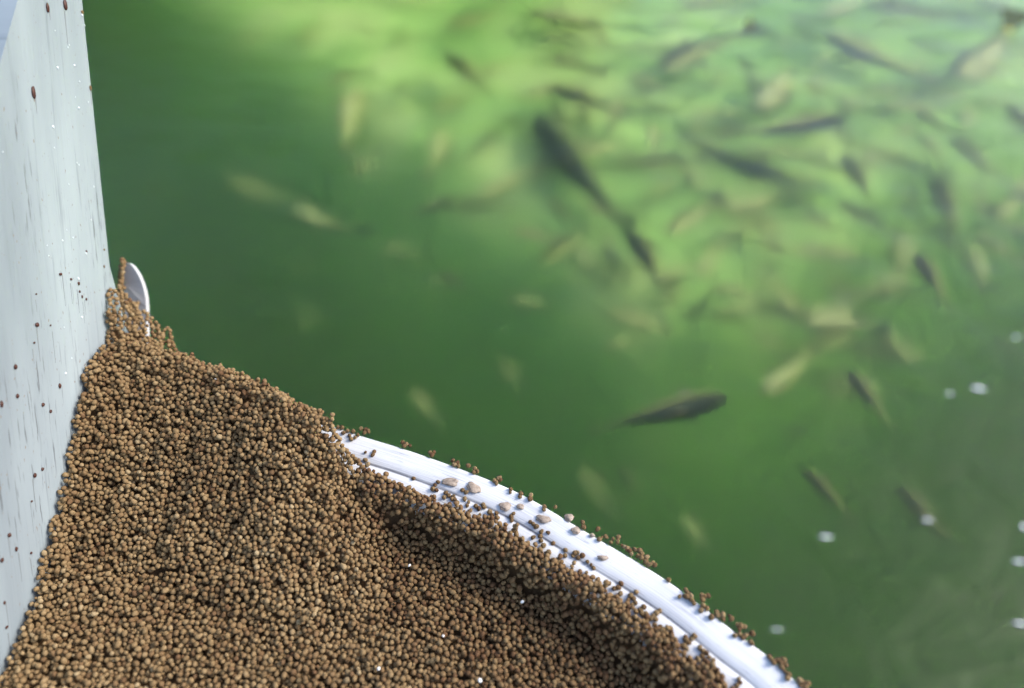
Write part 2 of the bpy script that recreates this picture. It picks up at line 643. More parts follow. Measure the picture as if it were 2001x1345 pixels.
def heap(x, y, s, fine=True):
    cr = np.interp(x, [-.145, -.113, -.074, -.058, -.045, -.03, .1], [.613, .6150, .6165, .6125, .604, .585, .55]) - .6 + ZR
    back = np.where(s < .009, (.009 - s) * .9, 0)
    zl = cr - .5 * np.maximum(s - .009, 0) - back
    zl = zl + .0125 * np.exp(-np.maximum(x + .142, 0) / .015) * np.clip((s - .009) / .012, 0, 1) * np.clip((y - .07) / .035, 0, 1)
    flat = ZR - .0138 + .02 * np.clip(-x - .02, 0, .1)
    fade = np.clip((x + .075) / .03, 0, 1)
    sw = s - .0026 * vnoise(x, y, 45, 7.7) - .0012 * vnoise(x, y, 140, 2.2)
    bump = .0154 / (1 + np.exp((sw - .0215) / .0012)) * np.clip(.80 + .20 * (s - .011) / .007, 0, 1)
    zr = np.where(fade > 0, flat + bump * fade, flat)
    zc = ZR + .028 - 1.25 * np.hypot(x + .143, y - .199)
    zl = np.maximum(zl, zc)
    k = .0025
    m_ = np.maximum(zl, zr)
    z = m_ + k * np.log(np.exp((zl - m_) / k) + np.exp((zr - m_) / k))
    if fine:
        n1 = vnoise(x, y, 110, 1.3)
        n2 = vnoise(x, y, 220, 5.1)
        amp = np.where(zl > zr, 1.25, .6)
        z = z + amp * (.0021 * n1 + .0022 * n2)
    return z


X0, X1, Y0, Y1 = PX + .0012, .115, .034, .199
G = .0010
gx = np.arange(X0 - .004, X1 + .004, G)
gy = np.arange(Y0 - .004, Y1 + .006, G)
GX, GY = np.meshgrid(gx, gy)
fx, fy = GX.ravel(), GY.ravel()
S_ = inset(fx, fy)
HZ = heap(fx, fy, S_).reshape(GX.shape)
SI = S_.reshape(GX.shape)
gyy, gxx = np.gradient(HZ, G)
DEEP = .0046 * np.clip(np.sqrt(1 + gxx ** 2 + gyy ** 2), 1, 2.4)
EDGE = np.where(fx < -.062, np.where(fx < -.125, .0006, .003), .0131 + .022 * np.clip(fx - .01, 0, .1) + .0026 * vnoise(fx, fy, 60, 9.0) + .0026 * vnoise(fx, fy, 200, 2.0))
EDGE = np.where((fx > -.062) & (fx < -.052), .003 + (EDGE - .003) * (fx + .062) / .010, EDGE).reshape(GX.shape)
nx, ny = len(gx), len(gy)
HZl, SIl, EDl, DPl = HZ.tolist(), SI.tolist(), EDGE.tolist(), DEEP.tolist()
xg0, yg0 = gx[0], gy[0]

cells = {}
CELL = .0023
pel = []           # x, y, z, r


def land(x, y, r, zb):
    z = zb
    cx, cy_ = int(x / CELL + 1000), int(y / CELL + 1000)
    for i in (cx - 1, cx, cx + 1):
        for j in (cy_ - 1, cy_, cy_ + 1):
            for (px, py, pz, pr) in cells.get((i, j), ()):
                dx, dy = px - x, py - y
                rr = (pr + r) * .96
                q = rr * rr - dx * dx - dy * dy
                if q > 0:
                    zz = pz + math.sqrt(q)
                    if zz > z: z = zz
    return z


rnd = random.random


def xa_left(x, y):
    return x + .35 * (y - .13) < -.05


ATT = 340000
for k in range(ATT):
    x = X0 + (X1 - X0) * rnd()
    y = Y0 + (Y1 - Y0) * rnd()
    ii = int((x - xg0) / G + .5)
    jj = int((y - yg0) / G + .5)
    s = SIl[jj][ii]
    if s < EDl[jj][ii] or (k > 175000 and DPl[jj][ii] < .0062): continue
    r = R0 * (0.84 + .3 * rnd()) * (.55 if rnd() < .08 else 1)
    best = None
    for q in range(1 if rnd() < (.40 if xa_left(x, y) else .15) else 3):
        xa = x + (rnd() - .5) * .0022 * (q > 0)
        ya = y + (rnd() - .5) * .0022 * (q > 0)
        ii = int((xa - xg0) / G + .5)
        jj = int((ya - yg0) / G + .5)
        if ii < 0 or jj < 0 or ii >= nx or jj >= ny or xa < X0 - .0004: continue
        s = SIl[jj][ii]
        if s < EDl[jj][ii] - .001: continue
        hz = HZl[jj][ii]
        zb = hz - DPl[jj][ii]
        if s < .030:
            zb = max(zb, float(np.interp(s, PI_, PZ_)) + ZR + r * .9)
        z = land(xa, ya, r, zb)
        if best is None or z < best[2]: best = (xa, ya, z, r, hz, DPl[jj][ii])
    if best is None: continue
    xa, ya, z, r, hz, dp = best
    if z > hz + .0003 and not (z < hz + .0012 and rnd() < .25): continue
    cells.setdefault((int(xa / CELL + 1000), int(ya / CELL + 1000)), []).append((xa, ya, z, r))
    pel.append((xa, ya, z, r, hz, dp * .7))
# crumbs strewn on the ledge, thinning out away from the heap
for k in range(4200):
    x = random.uniform(-.06, .09)
    y = random.uniform(.05, .17)
    ii, jj = int((x - xg0) / G + .5), int((y - yg0) / G + .5)
    s = SIl[jj][ii]
    e = EDl[jj][ii] - s
    if s < .0045 or e < 0 or rnd() > .42 * math.exp(-e / .0013) + (.006 if s > .0085 else 0): continue
    r = R0 * (0.75 + .35 * rnd())
    z = land(x, y, r, float(np.interp(s, PI_, PZ_)) + ZR + r * .88)
    cells.setdefault((int(x / CELL + 1000), int(y / CELL + 1000)), []).append((x, y, z, r))
    pel.append((x, y, z, r, z, 1))
# the wedge of feed in the corner between panel and tab
for k in range(5200):
    x, y = random.uniform(PX + .0008, -.122), random.uniform(.172, .2035)
    if y > .2005 + .3 * max(0, (-.1405 - x)) and x > -.131: continue
    r = R0 * (0.82 + .3 * rnd())
    lim = ZR + .029 - 1.15 * math.hypot(x + .1435, y - .2005)
    z = land(x, y, r, ZR - .001)
    if z > lim or z < ZR: continue
    cells.setdefault((int(x / CELL + 1000), int(y / CELL + 1000)), []).append((x, y, z, r))
    pel.append((x, y, z, r, z, 1))
# feed caught between the panel and the tab
bx = Matrix(TABM)
for k in range(330):
    f_ = rnd()
    lx = random.uniform(-TW * 1.0, TW * .15 - f_ * TW * .35) if k < 210 else random.uniform(TW * .30, TW * .78)
    lz = (f_ ** 1.25) * (.034 if k < 210 else .017)
    ly = -.0008 - rnd() * (.006 * (1 - lz / .036) if k < 210 else .0018)
    P = bx @ Vector((lx, ly + .004 * (lx / TW) ** 2, lz))
    if P.y < .1995 + max(0, P.z - ZR - .03) * .7: P.x = max(P.x, PX + .0012)
    r = R0 * (0.82 + .36 * rnd())
    pel.append((P.x, P.y, P.z, r, P.z, 1))
PEL = np.array(pel)
PEL = PEL[PEL[:, 2] > PEL[:, 4] - PEL[:, 5]]
print('pellets', len(PEL))

# grain shapes
shapes = []
for k in range(7):
    b = bmesh.new()
    bmesh.ops.create_icosphere(b, subdivisions=2, radius=1)
    sx, sy, sz = random.uniform(.86, 1.0), random.uniform(.88, 1.06), (1.0, 1.05, 1.15, 1.22, 1.42, .70, 1.1)[k]
    co = []
    for vv in b.verts:
        p = vv.co
        d = 1 + .24 * mnoise.noise(p * 1.3 + Vector((k * 7.1, 0, 0))) + .11 * mnoise.noise(p * 2.6 + Vector((0, k * 3.3, 0)))
        co.append((p.x * d * sx, p.y * d * sy, p.z * d * sz))
    b.faces.ensure_lookup_table()
    b.verts.index_update()
    fa = [[vv.index for vv in f.verts] for f in b.faces]
    shapes.append((np.array(co), np.array(fa)))
    b.free()
shape_me = []
for co, fa in shapes:
    me = bpy.data.meshes.new('pellet_grain')
    me.from_pydata(co.tolist(), [], fa.tolist())
    me.polygons.foreach_set('use_smooth', [True] * len(me.polygons))
    me.materials.append(FEED1)
    shape_me.append(me)

# the grains shown largest are objects of their own
uu, vv, ff = project(PEL[:, :3])
cand = np.where((uu > 15) & (uu < 1990) & (vv > 60) & (vv < 1330) & (PEL[:, 2] > PEL[:, 4] - .0002))[0]
cand = cand[np.argsort(ff[cand] / PEL[cand, 3])]
N_SINGLE = 45
single = set(cand[:N_SINGLE].tolist())


def grain(P, r, label, group, mat=None, name='feed_pellet', flat=None, cat='feed pellet'):
    o = bpy.data.objects.new(name, random.choice(shape_me))
    COL.objects.link(o)
    o.location = P
    q = Quaternion((random.gauss(0, 1), random.gauss(0, 1), random.gauss(0, 1), random.gauss(0, 1))).normalized()
    o.rotation_mode = 'QUATERNION'
    o.rotation_quaternion = q
    o.scale = (r, r, r)
    if mat:
        o.material_slots[0].link = 'OBJECT'
        o.material_slots[0].material = mat
    return tag(o, label, cat, group)


for i in sorted(single):
    grain(PEL[i, :3], PEL[i, 3], 'round brown feed pellet on the front of the heap, at the bottom edge',
          'feed pellets at the front of the heap')
rest = np.array([i for i in range(len(PEL)) if i not in single])
P = PEL[rest]
n = len(P)
q = rng.normal(size=(n, 4))
q /= np.linalg.norm(q, axis=1)[:, None]
qw, qx, qy, qz = q.T
RM = np.stack([1 - 2 * (qy * qy + qz * qz), 2 * (qx * qy - qz * qw), 2 * (qx * qz + qy * qw),
               2 * (qx * qy + qz * qw), 1 - 2 * (qx * qx + qz * qz), 2 * (qy * qz - qx * qw),
               2 * (qx * qz - qy * qw), 2 * (qy * qz + qx * qw), 1 - 2 * (qx * qx + qy * qy)], 1).reshape(n, 3, 3)
sid = rng.integers(0, len(shapes), n)
base_v = np.stack([s[0] for s in shapes])[sid]
V = np.einsum('nij,nkj->nki', RM, base_v) * P[:, 3][:, None, None] + P[:, None, :3]
nv = V.shape[1]
Fb = shapes[0][1]
F = (Fb[None] + (np.arange(n) * nv)[:, None, None]).reshape(-1, 3)
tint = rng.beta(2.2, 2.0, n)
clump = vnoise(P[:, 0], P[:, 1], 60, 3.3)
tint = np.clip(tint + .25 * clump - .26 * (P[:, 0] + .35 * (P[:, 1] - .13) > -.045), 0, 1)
# the packed mass under the visible grains
mask = SI > np.where(GX < -.064, .0012, EDGE + .0022)
LOW = HZ.copy()
for a_ in range(-3, 4):
    for b_ in range(-3, 4):
        LOW = np.minimum(LOW, np.roll(np.roll(HZ, a_, 0), b_, 1))
idx = -np.ones(GX.shape, int)
step = 1
core_v, core_f = [], []
for j in range(0, ny, step):
    for i in range(0, nx, step):
        if mask[j, i]:
            idx[j, i] = len(core_v)
            zc_ = LOW[j, i] - .0032
            if SI[j, i] < .0225: zc_ = max(zc_, float(rim_z(SI[j, i])) + .0005)
            core_v.append((GX[j, i], GY[j, i], zc_))
for j in range(0, ny - step, step):
    for i in range(0, nx - step, step):
        qd = (idx[j, i], idx[j, i + step], idx[j + step, i + step], idx[j + step, i])
        if min(qd) >= 0:
            core_f.append((qd[0], qd[1], qd[2]))
            core_f.append((qd[0], qd[2], qd[3]))
core_v, core_f = np.array(core_v), np.array(core_f)
AV = np.concatenate([V.reshape(-1, 3), core_v])
AF = np.concatenate([F, core_f + n * nv]).astype(np.int32)
me = bpy.data.meshes.new('fish_feed')
me.vertices.add(len(AV))
me.vertices.foreach_set('co', AV.astype(np.float32).ravel())
me.loops.add(AF.size)
me.loops.foreach_set('vertex_index', AF.ravel())
me.polygons.add(len(AF))
me.polygons.foreach_set('loop_start', np.arange(0, AF.size, 3, dtype=np.int32))
me.polygons.foreach_set('use_smooth', np.ones(len(AF), dtype=bool))
me.update()
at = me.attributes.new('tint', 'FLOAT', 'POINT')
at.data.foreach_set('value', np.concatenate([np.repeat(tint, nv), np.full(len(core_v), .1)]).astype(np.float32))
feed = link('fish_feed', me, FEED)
tag(feed, 'sloping heap of small round brown fish feed pellets filling the white tray', 'fish feed', kind='stuff')

# ------------------------------------------------------------------ loose grains on the rim


def on_rim(u, v, r):
    z = ZR
    for k in range(6):
        P = unproj(u, v, z)
        s = float(inset(P.x, P.y)[0])
        z = float(rim_z(max(s, .0006))) + r * .85
    return unproj(u, v, z), s


EDGEP = [(660, 835), (671, 846), (668, 836), (683, 851), (679, 842), (690, 843), (699, 850), (694, 855), (705, 838), (714, 840), (686, 858), (720, 843), (712, 846),
         (787, 865), (794, 868), (790, 872), (801, 871), (840, 884), (848, 884), (844, 889), (885, 900), (893, 905), (896, 911), (888, 908),
         (915, 910), (928, 916), (933, 921), (926, 923), (966, 939), (974, 935), (970, 944), (978, 938), (998, 956), (997, 962), (1018, 965), (1016, 971), (1037, 968), (1036, 975),
         (1064, 990), (1063, 996), (1085, 991), (1139, 1021), (1140, 1030), (1168, 1034), (1171, 1054), (1176, 1050), (1184, 1049), (1198, 1053), (1207, 1058), (1194, 1060), (1208, 1050),
         (1220, 1069), (1215, 1066), (1226, 1072), (1234, 1082), (1230, 1076), (1241, 1074), (1250, 1076), (1246, 1086), (1254, 1082), (1253, 1090), (1264, 1089), (1262, 1097),
         (1268, 1103), (1275, 1100), (1280, 1104), (1307, 1133), (1328, 1166), (1340, 1153), (1344, 1160), (1341, 1166), (1350, 1164), (1351, 1172), (1356, 1179),
         (1371, 1163), (1378, 1165), (1384, 1164), (1373, 1172), (1374, 1183), (1382, 1189), (1370, 1193), (1390, 1206), (1400, 1196), (1402, 1202), (1412, 1202), (1413, 1210),
         (1426, 1204), (1429, 1209), (1441, 1221), (1448, 1223), (1455, 1225), (1445, 1229), (1436, 1242), (1446, 1240), (1452, 1246), (1457, 1242), (1470, 1238), (1467, 1254), (1470, 1258),
         (1503, 1283), (1508, 1289), (1512, 1294), (1520, 1290), (1526, 1296), (1531, 1290), (1527, 1303), (1536, 1300), (1534, 1312), (1541, 1318), (1539, 1325), (1530, 1307),
         (1563, 1330), (1570, 1334), (1578, 1336), (1574, 1343), (1566, 1341)]
LEDGE = [(714, 884), (731, 883), (728, 889), (714, 899), (718, 908), (808, 935), (850, 948), (856, 942), (846, 956), (853, 958), (871, 963), (877, 968), (868, 972),
         (889, 976), (893, 983), (886, 970), (904, 958), (911, 962), (908, 975), (916, 981), (913, 988), (920, 997), (930, 989), (936, 994), (944, 986), (946, 991), (938, 1006),
         (957, 1000), (961, 1007), (970, 1003), (954, 1013), (999, 1010), (1003, 1004), (1000, 1017), (1042, 1024), (1036, 1020), (1048, 1029), (1058, 1039), (1056, 1048), (1071, 1041), (1057, 1057), (1042, 1050), (1062, 1066),
         (1105, 1075), (1104, 1086), (1120, 1086), (1128, 1080), (1138, 1086), (1130, 1090), (1123, 1081), (1148, 1098), (1155, 1104), (1160, 1110),
         (1190, 1140), (1200, 1150), (1208, 1148), (1212, 1160), (1228, 1172), (1232, 1164), (1238, 1170), (1242, 1178), (1235, 1182),
         (1252, 1192), (1258, 1186), (1256, 1200), (1264, 1204), (1272, 1208), (1277, 1203), (1283, 1198), (1289, 1194), (1281, 1210), (1262, 1214),
         (1340, 1250), (1346, 1256), (1352, 1248), (1357, 1243), (1336, 1262), (1342, 1268), (1368, 1266), (1374, 1272), (1380, 1276), (1386, 1284), (1372, 1282), (1378, 1292), (1390, 1296), (1394, 1290), (1364, 1288), (1384, 1302),
         (1396, 1306), (1402, 1314), (1410, 1322), (1404, 1330), (1412, 1334), (1444, 1326), (1446, 1334), (1440, 1340), (1290, 1225), (1296, 1233), (1304, 1240), (1312, 1238), (1320, 1250), (1316, 1258), (1310, 1228)]


def stretch(u):
    return 'upper' if u < 760 else 'middle' if u < 1150 else 'lower'


for u, v in EDGEP:
    r = R0 * random.uniform(.8, 1.1)
    P, s = on_rim(u, v, r)
    k = stretch(u)
    lab = {'upper': 'brown feed pellet in the cluster at the upper end of the rim',
           'middle': 'brown feed pellet lying near the outer edge of the white rim, middle stretch',
           'lower': 'brown feed pellet on the outer edge of the white rim, lower stretch'}[k]
    grain(P, r, lab, 'feed pellets on the %s stretch of the rim edge' % k)
for u, v in LEDGE:
    r = R0 * random.uniform(.8, 1.1)
    P, s = on_rim(u, v, r)
    k = stretch(u)
    lab = {'upper': 'brown feed pellet on the white ledge just below the heap crest',
           'middle': 'brown feed pellet on the inner ledge between groove and heap, middle stretch',
           'lower': 'brown feed pellet on the inner ledge between groove and heap, lower stretch'}[k]
    grain(P, r, lab, 'feed pellets on the %s stretch of the inner ledge' % k)

# pale flakes and bigger lumps on the rim
flake_me = []
for k in range(3):
    b = bmesh.new()
    bmesh.ops.create_icosphere(b, subdivisions=3, radius=1)
    for vv_ in b.verts:
        p = vv_.co.copy()
        d = 1 + .38 * mnoise.noise(p * 1.4 + Vector((k * 4.4, 1, 0))) + .16 * mnoise.noise(p * 3 + Vector((1, k, 0)))
        vv_.co = (p.x * d, p.y * d, p.z * .34 * d + .06 * mnoise.noise(p * 2.2))
    me = bpy.data.meshes.new('feed_flake')
    b.to_mesh(me)
    b.free()
    me.polygons.foreach_set('use_smooth', [True] * len(me.polygons))
    me.materials.append(FLAKE)
    flake_me.append(me)
for (u, v, a, b_, rz, lab) in (
        (880, 942, .0027, .0015, -.1, 'pale broken feed flake on the rim, leftmost and largest, above a cluster of pellets'),
        (926, 953, .0024, .0016, -.5, 'pale ragged feed flake lying right of the largest flake on the rim'),
        (987, 989, .0018, .0015, .3, 'pale round lump of feed on the groove of the rim, mid length'),
        (1017, 990, .0012, .0009, 0, 'small pale chip of feed beside the round lump on the rim'),
        (1062, 1014, .0023, .0012, -.2, 'flat pale feed flake with a dark outline on the rim, below two edge pellets'),
        (1112, 1011, .0014, .0013, .2, 'tan round lump of feed near the outer edge of the rim'),
        (1125, 1036, .0014, .0012, .6, 'tan oval lump of feed in the middle of the rim band'),
        (1157, 1046, .0008, .0006, 0, 'tiny grey chip of feed on the rim band right of the tan oval lump'),
        (1178, 1090, .0016, .0007, 0, 'thin grey flake of feed lying along the groove of the lower rim')):
    P, s = on_rim(u, v, .0006)
    o = link('feed_flake', random.choice(flake_me))
    o.location = P
    o.scale = (a, b_, .0016)
    o.rotation_euler = (random.uniform(-.15, .15), random.uniform(-.15, .15), rz)
    tag(o, lab, 'feed flake', 'pale feed flakes on the rim')

# white grains lying on the feed
for (u, v, r, lab) in ((1021, 1176, .0007, 'white grain on the brown feed, largest, right of centre'), (740, 1307, .0005, 'white grain on the feed near the bottom edge, left one'),
                       (938, 1330, .0006, 'white grain on the feed near the bottom edge, right one'), (866, 1243, .0004, 'small white grain in the middle of the flat feed'),
                       (800, 1105, .0004, 'small white grain near the foot of the feed slope')):
    z = ZR - .0125
    for k in range(8):
        P = unproj(u, v, z)
        ii, jj = int((P.x - xg0) / G + .5), int((P.y - yg0) / G + .5)
        z = HZl[jj][ii] + .0014
    grain(P, r, lab, None, WGRAIN, 'white_grain', cat='grain')

# grains stuck to the side panel
STUCK = [(92, 15, 1.0, 1.9, 'long dark soaked pellet near the top of the white panel, left one of a pair', 1),
         (126, 10, 1.2, 1.9, 'long dark soaked pellet near the top of the white panel, right one of a pair', 1),
         (64, 181, 1.1, 2.4, 'longest dark red soaked pellet stuck to the upper left of the white panel', 1),
         (160, 24, .9, 1, 'tan pellet stuck at the far edge of the panel, topmost', 0),
         (176, 172, .9, 1, 'tan pellet stuck at the far edge of the panel, a little below the topmost', 0),
         (117, 536, 1.1, .9, 'reddish pellet stuck to the panel left of the end tab', 1), (71, 635, 1.1, .9, 'reddish pellet with a faint drip stuck mid panel', 1),
         (66, 670, .7, 1, None, 1), (29, 717, 1.0, 1, None, 1), (33, 774, .9, 1, None, 1), (83, 791, .9, 1, None, 1), (116, 754, .9, 1, None, 1), (98, 804, .8, 1, None, 1),
         (67, 929, 1.0, 1, None, 1), (82, 917, .8, 1, None, 1), (61, 980, .7, 1, None, 1), (17, 1046, .9, 1, None, 1), (31, 1073, .8, 1, None, 1), (3, 1095, .9, 1.6, None, 1),
         (8, 1178, .7, 1, None, 1), (12, 1226, .9, 1, None, 1), (60, 1081, .7, .8, None, 1), (168, 585, .7, 1, None, 1), (155, 570, .6, 1, None, 1), (153, 554, .8, 1, None, 1), (138, 546, .6, 1, None, 1),
         (160, 580, .6, 1, None, 1), (203, 488, .6, 1, None, 0), (203, 521, .6, 1, None, 0), (98, 636, .6, 1, None, 1), (70, 575, .6, 1, None, 1), (2, 790, .9, 1.6, None, 1), (168, 492, .7, 1, None, 1)]
for (u, v, k, lz, lab, dark) in STUCK:
    d = ray(u, v)
    P = Vector((0, 0, H)) + d * (PX / d.x)
    r = R0 * k * .85
    o = grain(P + Vector((r * .35, 0, 0)), r, lab or 'small dark soaked pellet stuck to the lower part of the white panel', 'soaked pellets stuck to the side panel',
              SOAKED if dark else None)
    o.rotation_quaternion = Quaternion((1, 0, 0), -.61)
    o.scale = (r * .6, r, r * lz)

# thin dirty runs below the stuck grains
bm = bmesh.new()
DY, DZ = -.57, -.82
for (u, v, k, lz, lab, dark) in STUCK:
    for rep in range(random.choice((0, 1, 1))):
        d = ray(u + random.uniform(-5, 5), v + random.uniform(0, 12))
        P = Vector((0, 0, H)) + d * (PX / d.x)
        L, wd = random.uniform(.003, .011), random.uniform(.00012, .0003) * k
        ring = []
        for t_ in (0, .35, .7, 1):
            wv = wd * (1 - .75 * t_)
            q = P + Vector((0, DY, DZ)) * L * t_
            ring.append([bm.verts.new((PX + e, q.y + sy * wv * .82, q.z - sy * wv * .57)) for e, sy in ((-.0004, -1), (.00006, -1), (.00006, 1), (-.0004, 1))])
        for a_, b_ in zip(ring, ring[1:]):
            for i in range(4):
                j = (i + 1) % 4
                bm.faces.new((a_[i], a_[j], b_[j], b_[i]))
o = fpart(from_bm('dirt_runs', bm, Mat('dirty_run', (0.17, 0.185, 0.19), 0.5, 0.4).m))
o['kind'] = 'stuff'

# ------------------------------------------------------------------ fish
NS, NK = 26, 14


def fish_meshes(bend):
    """unit-length fish (1 long, nose at +x = .5), curved sideways by bend"""
    def spine(t):           # t 0 nose .. 1 tail root
        x = .5 - t * .86
        return x, bend * (t - .35) ** 2 * (1 if t > .35 else .3)
    def prof(t):            # half height, half width
        hh = .115 * (math.sin(math.pi * min(t, 1) ** .62)) ** .8 if 0 < t < 1 else 0
        hh = max(hh, .034 * min(1, t * 8)) if t > .5 else hh
        ww = hh * (.62 if t < .6 else .62 - .25 * (t - .6) / .4) * 1.2
        return max(hh, .004), max(ww, .004)
    parts = {}
    b = bmesh.new()
    rings = []
    for i in range(NS):
        tt = (i / (NS - 1)) ** 1.15
        x, y = spine(tt)
        hh, ww = prof(tt)
        rings.append([b.verts.new((x, y + ww * math.cos(a), hh * math.sin(a) * (1.0 if math.sin(a) > 0 else 1.05)))
                      for a in [2 * math.pi * k / NK for k in range(NK)]])
    for i in range(NS - 1):
        for k in range(NK):
            b.faces.new((rings[i][k], rings[i][(k + 1) % NK], rings[i + 1][(k + 1) % NK], rings[i + 1][k]))
    b.faces.new(rings[0])
    b.faces.new(rings[-1][::-1])
    dors = [math.sin(2 * math.pi * k / NK) for k in range(NK)] * NS
    parts['body'] = (b, FISH)

    def fin(pts, th=.004):
        b = bmesh.new()
        A = [b.verts.new((x, y + th, z)) for x, y, z in pts]
        B = [b.verts.new((x, y - th, z)) for x, y, z in pts]
        b.faces.new(A)
        b.faces.new(B[::-1])
        for i in range(len(pts)):
            j = (i + 1) % len(pts)
            b.faces.new((A[i], A[j], B[j], B[i]))
        bmesh.ops.triangulate(b, faces=[f for f in b.faces if len(f.verts) > 4])
        return b
    def sp(t): return spine(t)
    xe, ye = sp(1.0)
    sl_ = 2 * bend * .65 / -.86
    def tailp(dx, z): return (xe - dx, ye - dx * sl_, z)
    parts['tail_fin'] = (fin([tailp(-.02, .03), tailp(.06, .06), tailp(.14, .115), tailp(.145, .08), tailp(.115, 0), tailp(.145, -.08), tailp(.14, -.115), tailp(.06, -.06), tailp(-.02, -.03)]), FIN)
    def bx(t): return sp(t)
    p = []
    for t_, z_ in ((.42, .105), (.45, .165), (.50, .17), (.60, .12), (.58, .085)):
        x, y = sp(t_); p.append((x, y, z_))
    parts['dorsal_fin'] = (fin(p), FIN)
    p = []
    for t_, z_ in ((.68, -.065), (.72, -.125), (.77, -.10), (.80, -.045)):
        x, y = sp(t_); p.append((x, y, z_))
    parts['anal_fin'] = (fin(p), FIN)
    for sd in (1, -1):
        x, y = sp(.24)
        b = bmesh.new()
        A = [b.verts.new(q_) for q_ in ((x, y + sd * .055, -.05), (x - .03, y + sd * .12, -.075), (x - .09, y + sd * .135, -.085), (x - .07, y + sd * .05, -.06))]
        B = [b.verts.new((v_.co.x, v_.co.y, v_.co.z - .006)) for v_ in A]
        b.faces.new(A)
        b.faces.new(B[::-1])
        for i in range(4):
            j = (i + 1) % 4
            b.faces.new((A[i], A[j], B[j], B[i]))
        parts['pectoral_fin%d' % sd] = (b, FIN)
        b = bmesh.new()
        x, y = sp(.085)
        bmesh.ops.create_icosphere(b, subdivisions=2, radius=.014, matrix=Matrix.Translation((x, y + sd * prof(.085)[1] * .86, .018)))
        parts['eye%d' % sd] = (b, EYE)
    out = []
    for nm, (b, mt) in parts.items():
        bmesh.ops.recalc_face_normals(b, faces=b.faces)
        # keep true size in the mesh (0.16 m fish) so the skin pattern keeps its scale
        bmesh.ops.scale(b, vec=(.16, .16, .16), verts=b.verts)
        nm = nm.rstrip('-1')
        me = bpy.data.meshes.new(nm)
        b.to_mesh(me)
        b.free()
        if nm in ('body', 'eye'):
            me.polygons.foreach_set('use_smooth', [True] * len(me.polygons))
        if nm == 'body':
            at_ = me.attributes.new('dorsal', 'FLOAT', 'POINT')
            at_.data.foreach_set('value', dors)
        me.materials.append(mt)
        out.append((nm, me))
    return out


FM = {k: fish_meshes(k) for k in (0.0, .16, -.16, .42, -.42)}


def fish(u1, v1, u2, v2, z, roll=0, bend=0.0, label=None, group=None, thin=1.0, name='fish'):
    """nose at pixel 1, tail tip at pixel 2, swimming at height z"""
    if z > -.06 and roll < 40 and u1 != 1418 and not (u1 > 1500 and v1 > 480): z = z * 1.6 - .01
    Q = unproj((u1 + u2) / 2, (v1 + v2) / 2, z)
    z = min(max(z, bed(Q.x, Q.y)[0] + .045), -.02)
    A, B = unproj(u1, v1, z), unproj(u2, v2, z)
    d = A - B
    L = d.length
    SPOTS.append(((u1 + u2) / 2, (v1 + v2) / 2))
    r = empty(name, (A + B) / 2)
    r.scale = (L / .16, L / .16 * thin, L / .16 * thin)
    # roll is counted from the back facing the lens: 0 back, 90 flank, 180 belly
    hx = d.normalized()
    up = (Vector((0, 0, H)) - (A + B) / 2).normalized()
    up = (up - hx * up.dot(hx)).normalized()
    up = Matrix.Rotation(math.radians(roll), 3, hx) @ up
    yy = up.cross(hx)
    r.rotation_mode = 'QUATERNION'
    r.rotation_quaternion = Matrix((hx, yy, up)).transposed().to_quaternion()
    tag(r, label, 'fish', group)
    for nm, me in FM[bend]:
        o = bpy.data.objects.new(nm, me)
        COL.objects.link(o)
        o.parent = r
        if nm == 'body':
            body = o
        elif nm == 'eye':
            o.parent = body
    return r


SPOTS = []
G1 = 'dark fish near the surface'
fish(1418, 782, 1152, 848, -.022, 0, 0.0, 'large dark fish in lower centre water, blunt head to the right, alone over dark green', G1)
fish(1046, 268, 1240, 545, -.115, 12, -.16, 'longest dark fish slanting steeply down to the right in the upper centre', G1, .72)
fish(1225, 470, 1308, 600, -.030, 0, 0.0, 'short dark fish at the lower end of the long slanting fish', G1)
fish(1640, 252, 1405, 304, -.030, 8, .16, 'slim dark fish rising to the right, below the bluish fish, upper right', G1)
fish(1530, 385, 1300, 305, -.045, -20, .16, 'broad dark fish just below the slim rising fish, upper right', G1)
fish(1075, 203, 1245, 262, -.045, 0, 0.0, 'dark slim fish slanting right just above the longest fish', G1)
fish(1600, 105, 1815, 215, -.055, -25, -.16, 'long bluish fish near the upper right corner', G1)
fish(1655, 735, 1740, 850, -.032, 0, 0.0, 'dark blurred fish slanting down at the right, beside a yellow patch', G1)
fish(1565, 925, 1678, 1032, -.028, 0, .16, 'dark fish in the lower right water pointing up left, above a white fleck', G1)
fish(1785, 505, 1855, 625, -.030, 0, 0.0, 'small sharp dark fish at the right edge area, below two others in line', G1)
fish(1812, 385, 1870, 515, -.045, 0, .16, 'dark fish near the right edge, middle one of a loose column', G1)
fish(1845, 305, 1955, 400, -.045, 0, 0.0, 'dark fish near the right edge, topmost slanting one of a loose column', G1)
fish(1780, 238, 1858, 295, -.060, 0, 0.0, 'small faint dark fish right of the slim rising fish', G1)
fish(1955, 235, 2030, 320, -.040, 0, 0.0, 'dark fish cut by the right edge of the photo', G1)
fish(1745, 965, 1860, 1105, -.060, 0, -.16, 'faint dark fish deep in the grey water at lower right', G1)
fish(890, 412, 785, 452, -.060, 0, .16, 'small olive fish on green in the left of the shoal', G1)
fish(876, 138, 960, 215, -.080, 0, 0.0, 'faint dark fish in the upper left of the shoal', G1)
fish(1205, 930, 1245, 1000, -.085, 0, 0.0, 'faint dark fish above the rim, left of a yellow patch', G1)
fish(1640, 330, 1700, 440, -.075, 0, 0.0, 'broad faint grey fish in the right half of the shoal', G1)
fish(1925, 680, 1990, 730, -.060, 0, 0.0, 'faint dark fish by the right edge above the largest white fleck', G1)
fish(1530, 880, 1585, 850, -.095, 0, 0.0, 'faint small dark fish between two yellow patches at lower right', G1)
